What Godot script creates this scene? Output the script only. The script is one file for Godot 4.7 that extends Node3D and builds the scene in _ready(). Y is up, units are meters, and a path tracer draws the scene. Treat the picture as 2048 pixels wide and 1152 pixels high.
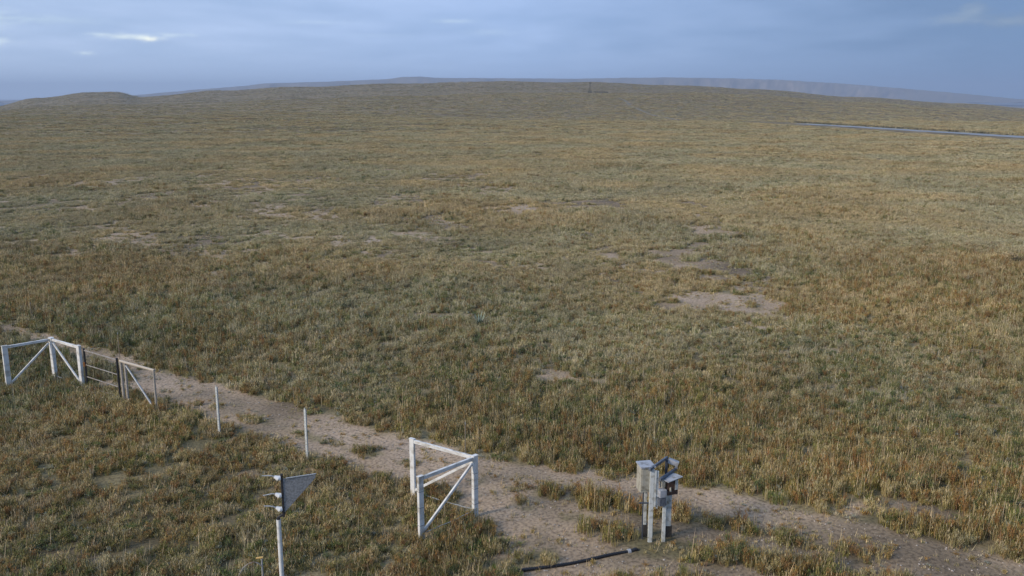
extends Node3D
# Shortgrass prairie at dusk, seen from a small tower beside a fenced plot.

const EYE := Vector3(0, 8.5, 0)
var rng := RandomNumberGenerator.new()
var M := {}
var names := {}
var n_fine := FastNoiseLite.new()
var n_mid := FastNoiseLite.new()
var n_big := FastNoiseLite.new()
var n_huge := FastNoiseLite.new()

# ------------------------------------------------------------------ shapes
class Shape:
	var v := PackedVector3Array()
	var n := PackedVector3Array()
	var c := PackedColorArray()
	var col := Color.WHITE
	func tri(a: Vector3, b: Vector3, d: Vector3) -> void:
		var k := (d - a).cross(b - a).normalized()
		v.append(a); v.append(b); v.append(d)
		n.append(k); n.append(k); n.append(k)
		c.append(col); c.append(col); c.append(col)
	func quad(a: Vector3, b: Vector3, d: Vector3, e: Vector3) -> void:
		tri(a, b, d); tri(a, d, e)
	# a beam of chamfered rectangular section from a to b; w is its size along side, h across it
	func beam(a: Vector3, b: Vector3, w: float, h: float, side := Vector3.ZERO, bev := 0.006) -> void:
		var dir := (b - a).normalized()
		if side == Vector3.ZERO:
			side = Vector3.UP.cross(dir) if absf(dir.y) < 0.95 else Vector3.RIGHT
		side = (side - dir * side.dot(dir)).normalized()
		var up := dir.cross(side)
		var x := w * 0.5
		var y := h * 0.5
		var e := minf(bev, minf(x, y) * 0.6)
		var pts := [Vector2(x - e, -y), Vector2(x, -y + e), Vector2(x, y - e), Vector2(x - e, y), Vector2(-x + e, y), Vector2(-x, y - e), Vector2(-x, -y + e), Vector2(-x + e, -y)]
		ring_sweep(a, b, side, up, pts, pts)
	func ring_sweep(a: Vector3, b: Vector3, side: Vector3, up: Vector3, p0: Array, p1: Array) -> void:
		var k := p0.size()
		for i in k:
			var j := (i + 1) % k
			var a0: Vector3 = a + side * p0[i].x + up * p0[i].y
			var a1: Vector3 = a + side * p0[j].x + up * p0[j].y
			var b0: Vector3 = b + side * p1[i].x + up * p1[i].y
			var b1: Vector3 = b + side * p1[j].x + up * p1[j].y
			quad(a0, b0, b1, a1)
			if i > 0 and i < k - 1:
				tri(a + side * p0[0].x + up * p0[0].y, a0, a1)
				tri(b + side * p1[0].x + up * p1[0].y, b1, b0)
	func tube(a: Vector3, b: Vector3, r0: float, r1: float, sides := 10) -> void:
		var dir := (b - a).normalized()
		var side := Vector3.UP.cross(dir) if absf(dir.y) < 0.95 else Vector3.RIGHT
		side = (side - dir * side.dot(dir)).normalized()
		var up := dir.cross(side)
		var q0 := []
		var q1 := []
		for i in sides:
			var t := TAU * i / sides
			q0.append(Vector2(cos(t), sin(t)) * r0)
			q1.append(Vector2(cos(t), sin(t)) * r1)
		ring_sweep(a, b, side, up, q0, q1)
	func path(pts: Array, r0: float, r1: float, sides := 6) -> void:
		for i in pts.size() - 1:
			var t0 := float(i) / (pts.size() - 1)
			var t1 := float(i + 1) / (pts.size() - 1)
			tube(pts[i], pts[i + 1], lerpf(r0, r1, t0), lerpf(r0, r1, t1), sides)
	func box(at: Vector3, size: Vector3, turn := 0.0, bev := 0.006) -> void:
		var b := Basis(Vector3.UP, turn)
		beam(at - Vector3.UP * size.y * 0.5, at + Vector3.UP * size.y * 0.5, size.x, size.z, b * Vector3.RIGHT, bev)
	func blade(at: Vector3, tip: Vector3, w: float, bend: Vector3) -> void:
		var d := tip - at
		var s := Vector3(-d.z, 0, d.x)
		if s.length() < 0.001:
			s = Vector3(bend.z, 0, -bend.x) + Vector3(0.001, 0, 0)
		s = s.normalized() * w * 0.5
		var mid := at + d * 0.55 + bend
		quad(at - s, mid - s * 0.8, mid + s * 0.8, at + s)
		tri(mid - s * 0.8, tip, mid + s * 0.8)
	func mesh(smooth := false) -> ArrayMesh:
		var arr := []
		arr.resize(Mesh.ARRAY_MAX)
		arr[Mesh.ARRAY_VERTEX] = v
		arr[Mesh.ARRAY_NORMAL] = n
		arr[Mesh.ARRAY_COLOR] = c
		var m := ArrayMesh.new()
		m.add_surface_from_arrays(Mesh.PRIMITIVE_TRIANGLES, arr)
		return m

func sh() -> Shape:
	return Shape.new()

func numbered(called: String) -> String:
	var k: int = names.get(called, 0)
	names[called] = k + 1
	return called if k == 0 else "%s_%03d" % [called, k]

func obj(called: String, s: Shape, m: Material, parent: Node = self) -> MeshInstance3D:
	var o := MeshInstance3D.new()
	o.mesh = s.mesh()
	o.material_override = m
	o.name = numbered(called) if parent == self else called
	parent.add_child(o, true)
	return o

func tag(o: Node, label: String, category: String, group := "", kind := "") -> void:
	o.set_meta("label", label)
	o.set_meta("category", category)
	if group: o.set_meta("group", group)
	if kind: o.set_meta("kind", kind)

func thing(called: String, label: String, category: String, at := Vector3.ZERO, turn := 0.0, group := "") -> Node3D:
	var o := Node3D.new()
	o.name = numbered(called)
	add_child(o)
	o.position = at
	o.rotation.y = turn
	tag(o, label, category, group)
	return o

# ------------------------------------------------------------------ materials
func ramp_tex(seed_: int, freq: float, stops: Array, size := 256, octaves := 4, kind := FastNoiseLite.TYPE_SIMPLEX_SMOOTH) -> ImageTexture:
	var f := FastNoiseLite.new()
	f.seed = seed_
	f.frequency = freq
	f.noise_type = kind
	f.fractal_octaves = octaves
	var src := f.get_seamless_image(size, size)
	src.convert(Image.FORMAT_L8)
	var d := src.get_data()
	var lut := PackedByteArray()
	for i in 256:
		var t := i / 255.0
		var c: Color = stops[0][1]
		for k in stops.size() - 1:
			if t >= stops[k][0]:
				var u := clampf((t - stops[k][0]) / maxf(stops[k + 1][0] - stops[k][0], 1e-4), 0, 1)
				c = (stops[k][1] as Color).lerp(stops[k + 1][1], u)
		lut.append_array([int(c.r * 255), int(c.g * 255), int(c.b * 255)])
	var out := PackedByteArray()
	out.resize(size * size * 3)
	for i in size * size:
		var k := d[i] * 3
		out[i * 3] = lut[k]; out[i * 3 + 1] = lut[k + 1]; out[i * 3 + 2] = lut[k + 2]
	return ImageTexture.create_from_image(Image.create_from_data(size, size, false, Image.FORMAT_RGB8, out))

func bump_tex(seed_: int, freq: float, size := 256, strength := 4.0) -> ImageTexture:
	var f := FastNoiseLite.new()
	f.seed = seed_
	f.frequency = freq
	f.fractal_octaves = 5
	var im := f.get_seamless_image(size, size)
	im.convert(Image.FORMAT_RGBA8)
	im.bump_map_to_normal_map(strength)
	return ImageTexture.create_from_image(im)

func mat(c: Color, rough: float, tex: Texture2D = null, scale := 1.0, metal := 0.0) -> StandardMaterial3D:
	var m := StandardMaterial3D.new()
	m.albedo_color = c.linear_to_srgb()
	m.roughness = rough
	m.metallic = metal
	if tex:
		m.albedo_texture = tex
		m.uv1_triplanar = true
		m.uv1_scale = Vector3.ONE * scale
	return m

func make_materials() -> void:
	var g := func(x): return Color(x, x, x)
	var scuff := ramp_tex(3, 0.02, [[0.0, Color(0.62, 0.58, 0.52)], [0.32, Color(0.86, 0.85, 0.83)], [0.5, Color(0.97, 0.97, 0.97)], [1.0, Color(1, 1, 1)]])
	var grain := ramp_tex(5, 0.03, [[0.0, g.call(0.6)], [0.45, g.call(0.85)], [1.0, g.call(1.0)]])
	var rust := ramp_tex(8, 0.025, [[0.0, Color(0.55, 0.36, 0.24)], [0.3, Color(0.8, 0.7, 0.62)], [0.5, Color(0.95, 0.95, 0.95)], [1.0, g.call(1.0)]])
	M.white = mat(Color(0.79, 0.79, 0.77), 0.5, scuff, 0.7)
	M.galv = mat(Color(0.55, 0.57, 0.58), 0.45, grain, 3.0, 0.25)
	M.post = mat(Color(0.58, 0.61, 0.60), 0.5, scuff, 1.1)
	M.wood = mat(Color(0.58, 0.52, 0.44), 0.85, grain, 3.0)
	M.rail = mat(Color(0.32, 0.31, 0.29), 0.6, rust, 2.0)
	M.dark = mat(Color(0.03, 0.03, 0.035), 0.6, grain, 5.0)
	M.darkwood = mat(Color(0.055, 0.05, 0.045), 0.8, grain, 5.0)
	M.wire = mat(Color(0.30, 0.30, 0.30), 0.5, rust, 12.0, 0.3)
	M.cabinet = mat(Color(0.43, 0.41, 0.34), 0.5, scuff, 1.0)
	M.lid = mat(Color(0.42, 0.44, 0.48), 0.45, scuff, 1.0)
	M.strut = mat(Color(0.10, 0.115, 0.15), 0.5, grain, 5.0, 0.3)
	M.beam = mat(Color(0.20, 0.225, 0.27), 0.5, grain, 2.0, 0.3)
	M.brown = mat(Color(0.12, 0.075, 0.055), 0.8, rust, 6.0)
	M.panel = mat(Color(0.33, 0.345, 0.36), 0.75, grain, 3.0)
	M.orange = mat(Color(0.55, 0.20, 0.05), 0.6)
	M.yellow = mat(Color(0.55, 0.36, 0.12), 0.6)
	M.plastic = mat(Color(0.85, 0.86, 0.85), 0.25)
	M.hose = mat(Color(0.025, 0.026, 0.032), 0.5, grain, 10.0)
	M.stick = mat(Color(0.36, 0.30, 0.22), 0.9, grain, 8.0)
	M.far_dark = mat(Color(0.035, 0.04, 0.035), 0.9)
	M.asphalt = mat(Color(0.42, 0.44, 0.46), 0.55, grain, 0.4)
	M.asphalt.uv1_world_triplanar = true
	M.plant = StandardMaterial3D.new()
	M.plant.vertex_color_use_as_albedo = true
	M.plant.roughness = 0.85
	M.plant.backlight = Color(0.3, 0.3, 0.22)
	M.plant.cull_mode = BaseMaterial3D.CULL_DISABLED
	# ground: vertex colours carry soil and litter, the textures give grain
	var m := StandardMaterial3D.new()
	m.vertex_color_use_as_albedo = true
	m.roughness = 0.95
	m.albedo_texture = ramp_tex(21, 0.02, [[0.0, Color(0.6, 0.57, 0.55)], [0.4, Color(0.87, 0.86, 0.84)], [0.6, Color(0.97, 0.95, 0.92)], [1.0, Color(1, 1, 1)]], 512, 6)
	m.uv1_triplanar = true
	m.uv1_world_triplanar = true
	m.uv1_scale = Vector3.ONE * 0.8
	m.normal_enabled = true
	m.normal_texture = bump_tex(22, 0.02, 512, 6.0)
	m.normal_scale = 0.5
	m.detail_enabled = true
	m.detail_blend_mode = BaseMaterial3D.BLEND_MODE_MUL
	m.detail_uv_layer = BaseMaterial3D.DETAIL_UV_2
	m.detail_albedo = ramp_tex(23, 0.02, [[0.0, Color(0.55, 0.53, 0.48)], [0.38, Color(0.78, 0.76, 0.70)], [0.55, Color(0.95, 0.92, 0.86)], [1.0, Color(1, 1, 1)]], 512, 6)
	m.uv2_triplanar = true
	m.uv2_world_triplanar = true
	m.uv2_scale = Vector3.ONE * 0.013
	M.ground = m
	M.hills = StandardMaterial3D.new()
	M.hills.vertex_color_use_as_albedo = true
	M.hills.roughness = 0.95

# ------------------------------------------------------------------ land
# Crest heights of the rolling land, by bearing t = x / -z
const T_OF := [-0.575, -0.52, -0.463, -0.435, -0.407, -0.323, -0.238, -0.126, -0.013, 0.071, 0.183, 0.267, 0.38, 0.492, 0.575]
const CREST_C := [-4.0, 0.5, 3.0, 3.5, 2.5, 5.0, 8.0, 12.0, 15.0, 16.0, 16.0, 13.0, 5.5, -1.0, -6.0]
const CREST_B := [-5.0, 11.5, 22.0, 23.0, 13.5, 25.0, 31.5, 38.0, 41.5, 40.5, 34.5, 27.5, 13.5, 2.0, -7.5]

func table(a: Array, t: float) -> float:
	if t <= T_OF[0]: return a[0]
	for i in T_OF.size() - 1:
		if t < T_OF[i + 1]:
			return lerpf(a[i], a[i + 1], smoothstep(T_OF[i], T_OF[i + 1], t))
	return a[-1]

# low swells that run across the open range
func rolls(x: float, z: float) -> float:
	if z > -70.0 or x > 60.0: return 0.0
	return n_huge.get_noise_2d(x * 0.55 + 3000.0, z * 2.2) * 1.5 * smoothstep(70.0, 320.0, -z) * smoothstep(60.0, -60.0, x)

func land(x: float, z: float) -> float:
	var d := -z
	var small := n_mid.get_noise_2d(x, z) * 0.05 + n_big.get_noise_2d(x, z) * 0.12
	if d < 360.0:
		return small * smoothstep(5.0, 20.0, d) + rolls(x, z)
	var t := x / d
	var c := table(CREST_C, t)
	var b := table(CREST_B, t)
	var h := 0.0
	var dip := lerpf(c * 0.1, minf(-3.0, c - 4.0), smoothstep(-0.2, 0.05, t))
	if d < 480.0: h = lerpf(0.0, dip, smoothstep(360.0, 480.0, d))
	elif d < 1000.0: h = lerpf(dip, c, smoothstep(480.0, 1010.0, d))
	elif d < 1150.0: h = lerpf(c, c - 2.5, smoothstep(1000.0, 1150.0, d))
	elif d < 1700.0: h = lerpf(c - 2.5, b, smoothstep(1130.0, 1710.0, d))
	elif d < 2400.0: h = lerpf(b, minf(b - 40.0, -10.0), smoothstep(1700.0, 2400.0, d))
	else: h = minf(b - 40.0, -10.0)
	return h + small + rolls(x, z) + n_huge.get_noise_2d(x, z) * 1.8 * smoothstep(360.0, 900.0, d)

# bare soil: a grid over the near land, 0.25 m cells
const GX0 := -75.0
const GZ0 := -112.0
const GN_X := 600
const GN_Z := 420
var bare_grid := PackedFloat32Array()

func stamp_line(pts: Array, w: float, k: float) -> void:
	for i in pts.size() - 1:
		var a: Vector2 = pts[i]
		var b: Vector2 = pts[i + 1]
		var pad := w * 2.0
		for gz in range(maxi(0, int((minf(a.y, b.y) - pad - GZ0) * 4)), mini(GN_Z, int((maxf(a.y, b.y) + pad - GZ0) * 4) + 1)):
			for gx in range(maxi(0, int((minf(a.x, b.x) - pad - GX0) * 4)), mini(GN_X, int((maxf(a.x, b.x) + pad - GX0) * 4) + 1)):
				var p := Vector2(GX0 + gx * 0.25, GZ0 + gz * 0.25)
				var q := Geometry2D.get_closest_point_to_segment(p, a, b)
				var s := clampf(1.5 - p.distance_to(q) / w, 0, 1) * k
				var at := gz * GN_X + gx
				bare_grid[at] = maxf(bare_grid[at], s)

func stamp_spot(c: Vector2, r: Vector2, k: float, turn := 0.0) -> void:
	var m := maxf(r.x, r.y) * 1.6
	for gz in range(maxi(0, int((c.y - m - GZ0) * 4)), mini(GN_Z, int((c.y + m - GZ0) * 4) + 1)):
		for gx in range(maxi(0, int((c.x - m - GX0) * 4)), mini(GN_X, int((c.x + m - GX0) * 4) + 1)):
			var p := (Vector2(GX0 + gx * 0.25, GZ0 + gz * 0.25) - c).rotated(turn) / r
			var s := clampf(1.6 - p.length(), 0, 1) * k
			var at := gz * GN_X + gx
			bare_grid[at] = maxf(bare_grid[at], s)

func bare(x: float, z: float) -> float:
	var gx := (x - GX0) * 4.0
	var gz := (z - GZ0) * 4.0
	var g := 0.0
	if gx >= 0 and gz >= 0 and gx < GN_X - 1 and gz < GN_Z - 1:
		var ix := int(gx)
		var iz := int(gz)
		var i := iz * GN_X + ix
		g = lerpf(lerpf(bare_grid[i], bare_grid[i + 1], gx - ix), lerpf(bare_grid[i + GN_X], bare_grid[i + GN_X + 1], gx - ix), gz - iz)
	var n := n_fine.get_noise_2d(x, z)
	var far := smoothstep(-40.0, -58.0, z) * (1.0 - smoothstep(-95.0, -130.0, z)) * smoothstep(14.0, -6.0, x)
	var wild := n_big.get_noise_2d(x * 1.7 + 300.0, z * 0.8) * 0.5 + n_mid.get_noise_2d(x + 77.0, z) * 0.45
	g = maxf(g + n_mid.get_noise_2d(x * 2.2, z * 2.2) * 0.22 * minf(g * 4.0, 1.0), smoothstep(0.05, 0.6, wild + far * 0.33) * 0.63)
	return smoothstep(0.3, 0.74, g + n * 0.42)

func lay_bare_soil() -> void:
	bare_grid.resize(GN_X * GN_Z)
	var V := func(a): return Vector2(a[0], a[1])
	var far_rut := [[-24, -35.5], [-19.5, -33], [-16, -30.5], [-13.5, -29], [-10.9, -26.4], [-8.5, -24.8], [-6.4, -23.3], [-4.2, -21.9], [-2.4, -20.7], [-0.3, -19.35], [2, -18.75], [4.1, -17.9], [5.9, -16.9], [7.5, -15.8], [9.3, -14.85], [12, -13.2]].map(V)
	var near_rut := [[-12.6, -26.2], [-10.1, -24.9], [-7.9, -23], [-6.6, -22.05], [-5, -20.9], [-3.9, -20.25], [-2.6, -19.4], [-1.4, -18.75], [-0.3, -18.1], [1.3, -17.45], [2.6, -16.75], [4.5, -16.1], [6.5, -15.2], [8.5, -14.0]].map(V)
	stamp_line(far_rut.slice(0, 5), 0.5, 0.85)
	stamp_line(far_rut.slice(4), 0.66, 1.0)
	stamp_line(near_rut.slice(0, 9), 0.36, 0.9)
	stamp_line(near_rut.slice(8), 0.45, 0.72)
	stamp_line([[-0.7, -18.2], [-0.25, -17.2], [0.57, -16.55], [1.24, -16.05], [1.7, -15.5]].map(V), 0.62, 0.95)
	stamp_line([[0.5, -14.7], [2.1, -15.0], [3.5, -14.9], [4.5, -14.5]].map(V), 0.5, 0.85)
	stamp_line([[6.5, -17.2], [8.4, -17.7], [9.3, -16.9]].map(V), 0.5, 0.62)
	stamp_line([[7.6, -15.6], [9.2, -14.7]].map(V), 0.8, 0.8)
	for s in [[9.9, -46.4, 1.7, 3.0, 0.9], [8.2, -37.2, 1.9, 1.9, 0.85], [9.9, -36.3, 1.3, 1.1, 0.85], [13.2, -58, 1.1, 2.6, 0.85], [9.3, -32.6, 0.8, 0.7, 0.75], [0.4, -71, 2.2, 2.5, 0.85], [5.8, -75.5, 2.5, 3.0, 0.8], [-2.7, -34.4, 1.4, 0.9, 0.6],
		[-28.3, -91.5, 4.6, 5.5, 0.6], [-15.3, -65.6, 4.1, 2.9, 0.62], [-17.6, -51.9, 2.8, 2.7, 0.62], [-7.1, -49.2, 0.8, 1.6, 0.7], [-7.2, -30.5, 1.1, 0.7, 0.55], [-17.8, -37.5, 1.3, 1.2, 0.55], [2.1, -27, 1.8, 0.6, 0.6], [15.1, -74.5, 0.6, 2.8, 0.8], [11.6, -52.5, 1.0, 2.0, 0.7], [12.2, -42.0, 1.2, 1.5, 0.6], [10.6, -39.5, 1.6, 1.0, 0.6], [14.4, -66.0, 0.9, 2.5, 0.65], [6.6, -44.5, 1.4, 1.4, 0.6], [-9.3, -55.8, 0.9, 3.1, 0.65],
		[0.1, -16.1, 0.6, 0.5, 0.75], [-8.2, -15.4, 1.0, 0.5, 0.45]]:
		for k in 14:
			var o := Vector2(rng.randfn(0, 0.6) * s[2], rng.randfn(0, 0.6) * s[3])
			stamp_spot(Vector2(s[0], s[1]) + o, Vector2(s[2] * rng.randf_range(0.35, 0.75), s[3] * rng.randf_range(0.2, 0.42)), s[4])

const SOIL := Color(0.53, 0.435, 0.36)
const LITTER := Color(0.37, 0.31, 0.21)
const TURF := Color(0.27, 0.25, 0.15)

func ground_colour(x: float, z: float) -> Color:
	var w := n_big.get_noise_2d(x * 0.35 + 900.0, z * 0.2)
	var c := LITTER.lerp(TURF, clampf(0.45 + n_big.get_noise_2d(x, z) * 0.7 + w * 0.6, 0, 1))
	if z > -130.0:
		c = c.lerp(SOIL * (1.0 + 0.18 * n_mid.get_noise_2d(x * 2.0, z * 2.0)), bare(x, z))
	c.a = 1.0
	return c

func make_ground() -> void:
	var angles := []
	var a := -PI
	while a < PI - 0.0001:
		angles.append(a)
		a += deg_to_rad(0.2) if absf(a + 0.0017) < deg_to_rad(44.0) else deg_to_rad(4.0)
	var rings := [0.5, 4.0, 8.0, 11.0]
	var r := 12.0
	while r < 11500.0:
		rings.append(r)
		r *= 1.0095 if r < 120.0 else 1.022
	var na := angles.size()
	var v := PackedVector3Array()
	var c := PackedColorArray()
	var idx := PackedInt32Array()
	for rr: float in rings:
		for t: float in angles:
			var x := sin(t) * rr
			var z := -cos(t) * rr
			v.append(Vector3(x, land(x, z), z))
			c.append(ground_colour(x, z))
	for i in rings.size() - 1:
		for j in na:
			var k := (j + 1) % na
			var p := i * na
			var q := p + na
			idx.append_array([p + j, q + j, q + k, p + j, q + k, p + k])
	var arr := []
	arr.resize(Mesh.ARRAY_MAX)
	arr[Mesh.ARRAY_VERTEX] = v
	arr[Mesh.ARRAY_COLOR] = c
	arr[Mesh.ARRAY_INDEX] = idx
	var am := ArrayMesh.new()
	am.add_surface_from_arrays(Mesh.PRIMITIVE_TRIANGLES, arr)
	var st := SurfaceTool.new()
	st.create_from(am, 0)
	st.generate_normals()
	var o := MeshInstance3D.new()
	o.mesh = st.commit()
	o.material_override = M.ground
	o.name = "ground"
	add_child(o)
	tag(o, "rolling prairie ground with bare soil patches and wheel ruts", "ground", "", "structure")

func sheet(called: String, pts: Array, w: float, lift: float, m: Material, label: String, category: String) -> void:
	# a strip laid on the land along pts (x, z)
	var s := sh()
	var prev := []
	var curve := []
	for i in pts.size() - 1:
		var a: Vector2 = pts[i]
		var b: Vector2 = pts[i + 1]
		var k := int(a.distance_to(b) / 6.0) + 1
		for j in k: curve.append(a.lerp(b, float(j) / k))
	curve.append(pts[-1])
	for i in curve.size():
		var p: Vector2 = curve[i]
		var d: Vector2 = (curve[mini(i + 1, curve.size() - 1)] - curve[maxi(i - 1, 0)]).normalized()
		var side := Vector2(-d.y, d.x) * w * 0.5
		var l := p + side
		var r := p - side
		var now := [Vector3(l.x, land(l.x, l.y) + lift, l.y), Vector3(p.x, land(p.x, p.y) + lift * 1.3, p.y), Vector3(r.x, land(r.x, r.y) + lift, r.y)]
		if prev:
			for q in 2: s.quad(prev[q], prev[q + 1], now[q + 1], now[q])
		prev = now
	var o := obj(called, s, m)
	tag(o, label, category, "", "structure")

func make_far_hills() -> void:
	# bluffs along the horizon, five kilometres out
	var rows := [[-0.75, 196.0], [-0.575, 203.0], [-0.53, 199.0], [-0.435, 194.0], [-0.35, 181.0], [-0.29, 173.0], [-0.27, 169.0], [-0.2, 165.5], [-0.135, 160.5], [-0.122, 157.5], [-0.1, 156.0], [-0.085, 158.5], [-0.02, 159.0], [0.07, 160.0], [0.12, 158.5], [0.17, 158.0], [0.23, 159.0], [0.29, 162.0], [0.37, 170.0], [0.43, 178.5], [0.49, 187.0], [0.55, 197.0], [0.575, 200.0], [0.75, 204.0]]
	var crag := FastNoiseLite.new()
	crag.seed = 91
	crag.frequency = 0.006
	crag.fractal_octaves = 5
	var v := PackedVector3Array()
	var c := PackedColorArray()
	var idx := PackedInt32Array()
	var nc := 1100
	var depth := [0.0, 150.0, 300.0, 400.0, 460.0, 500.0, 540.0, 580.0, 620.0, 680.0, 760.0, 900.0, 1200.0, 1800.0]
	var lift := [-0.2, -0.05, 0.1, 0.22, 0.34, 0.5, 0.64, 0.78, 0.9, 0.97, 1.0, 0.985, 0.9, 0.2]
	for i in depth.size():
		for j in nc:
			var t := lerpf(-0.75, 0.75, float(j) / (nc - 1))
			var top := 200.0
			for k in rows.size() - 1:
				if t >= rows[k][0] and t <= rows[k + 1][0]:
					top = lerpf(rows[k][1], rows[k + 1][1], (t - rows[k][0]) / (rows[k + 1][0] - rows[k][0]))
			var base := 8000.0
			var d: float = base + depth[i] + crag.get_noise_2d(t * 3000.0, depth[i] * 0.4) * 90.0 * smoothstep(0, 2, i)
			var crest := 8.5 + (200.0 - top) / 1780.0 * (base + 760.0) * 1.02
			var h: float = lerpf(-15.0, crest, clampf(lift[i], 0, 1)) + crag.get_noise_2d(t * 9000.0, d * 0.6) * (10.0 if i < 9 else 3.5)
			v.append(Vector3(t * d, h, -d))
			var cliff := smoothstep(0.16, 0.24, t) * (1.0 - smoothstep(0.4, 0.5, t))
			var pale := clampf(crag.get_noise_2d(t * 26000.0, i * 90.0) * 1.6 + 0.1, 0, 1) * cliff * 0.8
			var col := Color(0.20, 0.175, 0.13) * (1.0 + 0.25 * crag.get_noise_2d(t * 5000.0 + 4000.0, d))
			c.append(col.lerp(Color(0.36, 0.29, 0.24), pale if i > 2 and i < 10 else pale * 0.2))
	for i in depth.size() - 1:
		for j in nc - 1:
			var p := i * nc + j
			idx.append_array([p, p + nc, p + nc + 1, p, p + nc + 1, p + 1])
	var arr := []
	arr.resize(Mesh.ARRAY_MAX)
	arr[Mesh.ARRAY_VERTEX] = v
	arr[Mesh.ARRAY_COLOR] = c
	arr[Mesh.ARRAY_INDEX] = idx
	var am := ArrayMesh.new()
	am.add_surface_from_arrays(Mesh.PRIMITIVE_TRIANGLES, arr)
	var st := SurfaceTool.new()
	st.create_from(am, 0)
	st.generate_normals()
	var o := MeshInstance3D.new()
	o.mesh = st.commit()
	o.material_override = M.hills
	o.name = "hills"
	add_child(o)
	tag(o, "hazy blue bluffs and mesas along the horizon", "hills", "", "structure")

# ------------------------------------------------------------------ sky
func make_sky_image() -> Image:
	var w := 4096
	var h := 2048
	var f := PackedFloat32Array()
	f.resize(w * h * 3)
	var n := FastNoiseLite.new()
	n.seed = 12
	n.frequency = 0.35
	n.fractal_octaves = 4
	# clouds named by bearing and height in degrees: bearing, height, half width, half height, strength, warmth
	var puffs := [[-22.4, 3.55, 1.7, 0.15, 0.42, 0.5], [-21.5, 3.45, 0.6, 0.14, 0.5, 1.0], [-20.2, 3.72, 1.3, 0.10, 0.2, 0.2], [-24.0, 3.66, 0.8, 0.08, 0.25, 0.3], [-26.5, 4.35, 2.6, 0.22, 0.10, 0.1], [-12.0, 4.6, 2.4, 0.12, 0.07, 0.1], [-8.0, 3.9, 2.0, 0.10, 0.05, 0.1], [-29.6, 3.15, 1.1, 0.22, 0.35, 0.3], [-24.9, 2.6, 0.5, 0.09, 0.3, 0.3], [-3.6, 4.75, 1.4, 0.12, 0.16, 0.2], [-1.4, 4.1, 1.7, 0.2, 0.07, 0.2], [-30.5, 4.3, 2.2, 0.6, 0.25, 0.2],
		[26.4, 4.85, 0.8, 0.45, 0.09, 0.6], [25.6, 4.4, 1.5, 0.3, 0.08, 0.7], [28.4, 4.2, 1.7, 0.35, 0.08, 0.8], [29.6, 4.8, 0.8, 0.3, 0.08, 0.7]]
	var cw := Color(0.445, 0.57, 0.78)
	var cn := Color(0.355, 0.495, 0.75)
	var ce := Color(0.135, 0.23, 0.39)
	for y in h:
		var el := (0.5 - (y + 0.5) / h) * PI
		if el < -0.02:
			for x in w:
				var i := (y * w + x) * 3
				f[i] = 0.12; f[i + 1] = 0.12; f[i + 2] = 0.12
			continue
		var up := smoothstep(0.0, 0.16, el)
		var sy := sin(el)
		var cy := cos(el)
		var low := el < 0.2
		if not low and (y % 4) > 0 and y > 0:
			for j in w * 3: f[y * w * 3 + j] = f[(y - 1) * w * 3 + j]
			continue
		for x in w:
			var front := low and (x < 460 or x > w - 461)
			if not front and (x % 4) > 0:
				var q := (y * w + x) * 3
				f[q] = f[q - 3]; f[q + 1] = f[q - 2]; f[q + 2] = f[q - 1]
				continue
			var az := wrapf((x + 0.5) / w * TAU, -PI, PI)
			var s := sin(az)
			var e := s * 2.0
			var base: Color
			if e < 0.0: base = cn.lerp(cw, clampf(-e, 0, 1.25))
			else: base = cn.lerp(ce, clampf(e, 0, 1.12))
			base = base.lerp(base * Color(0.86, 0.88, 0.93), up)
			# thin cloud sheets overhead, drawn out towards the horizon
			var k := 1.0 / (sy + 0.045)
			var px := s * cy * k
			var pz := cos(az) * cy * k
			var a := n.get_noise_2d(px * 1.4 + 7.0, pz * 0.75)
			var b := n.get_noise_2d(px * 3.1 - 40.0, pz * 2.2 + 12.0)
			var veil := clampf(a * 0.7 + b * 0.4, -0.5, 0.6) * smoothstep(0.015, 0.07, el)
			var g := 1.04 + veil * 0.24
			base = Color(base.r * (g + veil * 0.08), base.g * g, base.b * (g - veil * 0.05))
			if el < 0.13 and absf(az) < 0.7:
				var da := rad_to_deg(az)
				var de := rad_to_deg(el)
				for p in puffs:
					var u: float = (da - p[0]) / p[2]
					if absf(u) > 2.2: continue
					var vv: float = (de - p[1]) / p[3]
					if absf(vv) > 2.6: continue
					var rag := n.get_noise_2d(da * 3.2 / minf(p[2], 1.2), de * 14.0)
					var t := clampf(exp(-(u * u + vv * vv)) + rag * 0.45 - 0.12, 0, 1) * exp(-(u * u + vv * vv) * 0.35)
					var q: float = t * p[4]
					base = Color(base.r + q * (0.9 + 0.25 * p[5]), base.g + q * 0.95, base.b + q * (0.55 - 0.25 * p[5]))
			var i := (y * w + x) * 3
			f[i] = base.r; f[i + 1] = base.g; f[i + 2] = base.b
	return Image.create_from_data(w, h, false, Image.FORMAT_RGBF, f.to_byte_array())

# ------------------------------------------------------------------ vegetation
const C_STRAW := Color(0.46, 0.39, 0.22)
const C_PALE := Color(0.54, 0.465, 0.31)
const C_GREEN := Color(0.11, 0.15, 0.04)
const C_RUST := Color(0.33, 0.165, 0.055)
const C_OLIVE := Color(0.235, 0.21, 0.06)
const C_SAGE := Color(0.29, 0.31, 0.25)
const C_DARK := Color(0.085, 0.10, 0.05)

func shade_of(c: Color, r: RandomNumberGenerator, spread: float) -> Color:
	var k := clampf(1.0 + r.randfn(0, spread), 0.45, 1.7)
	return Color(c.r * k * r.randf_range(0.94, 1.06), c.g * k, c.b * k * r.randf_range(0.88, 1.08))

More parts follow.
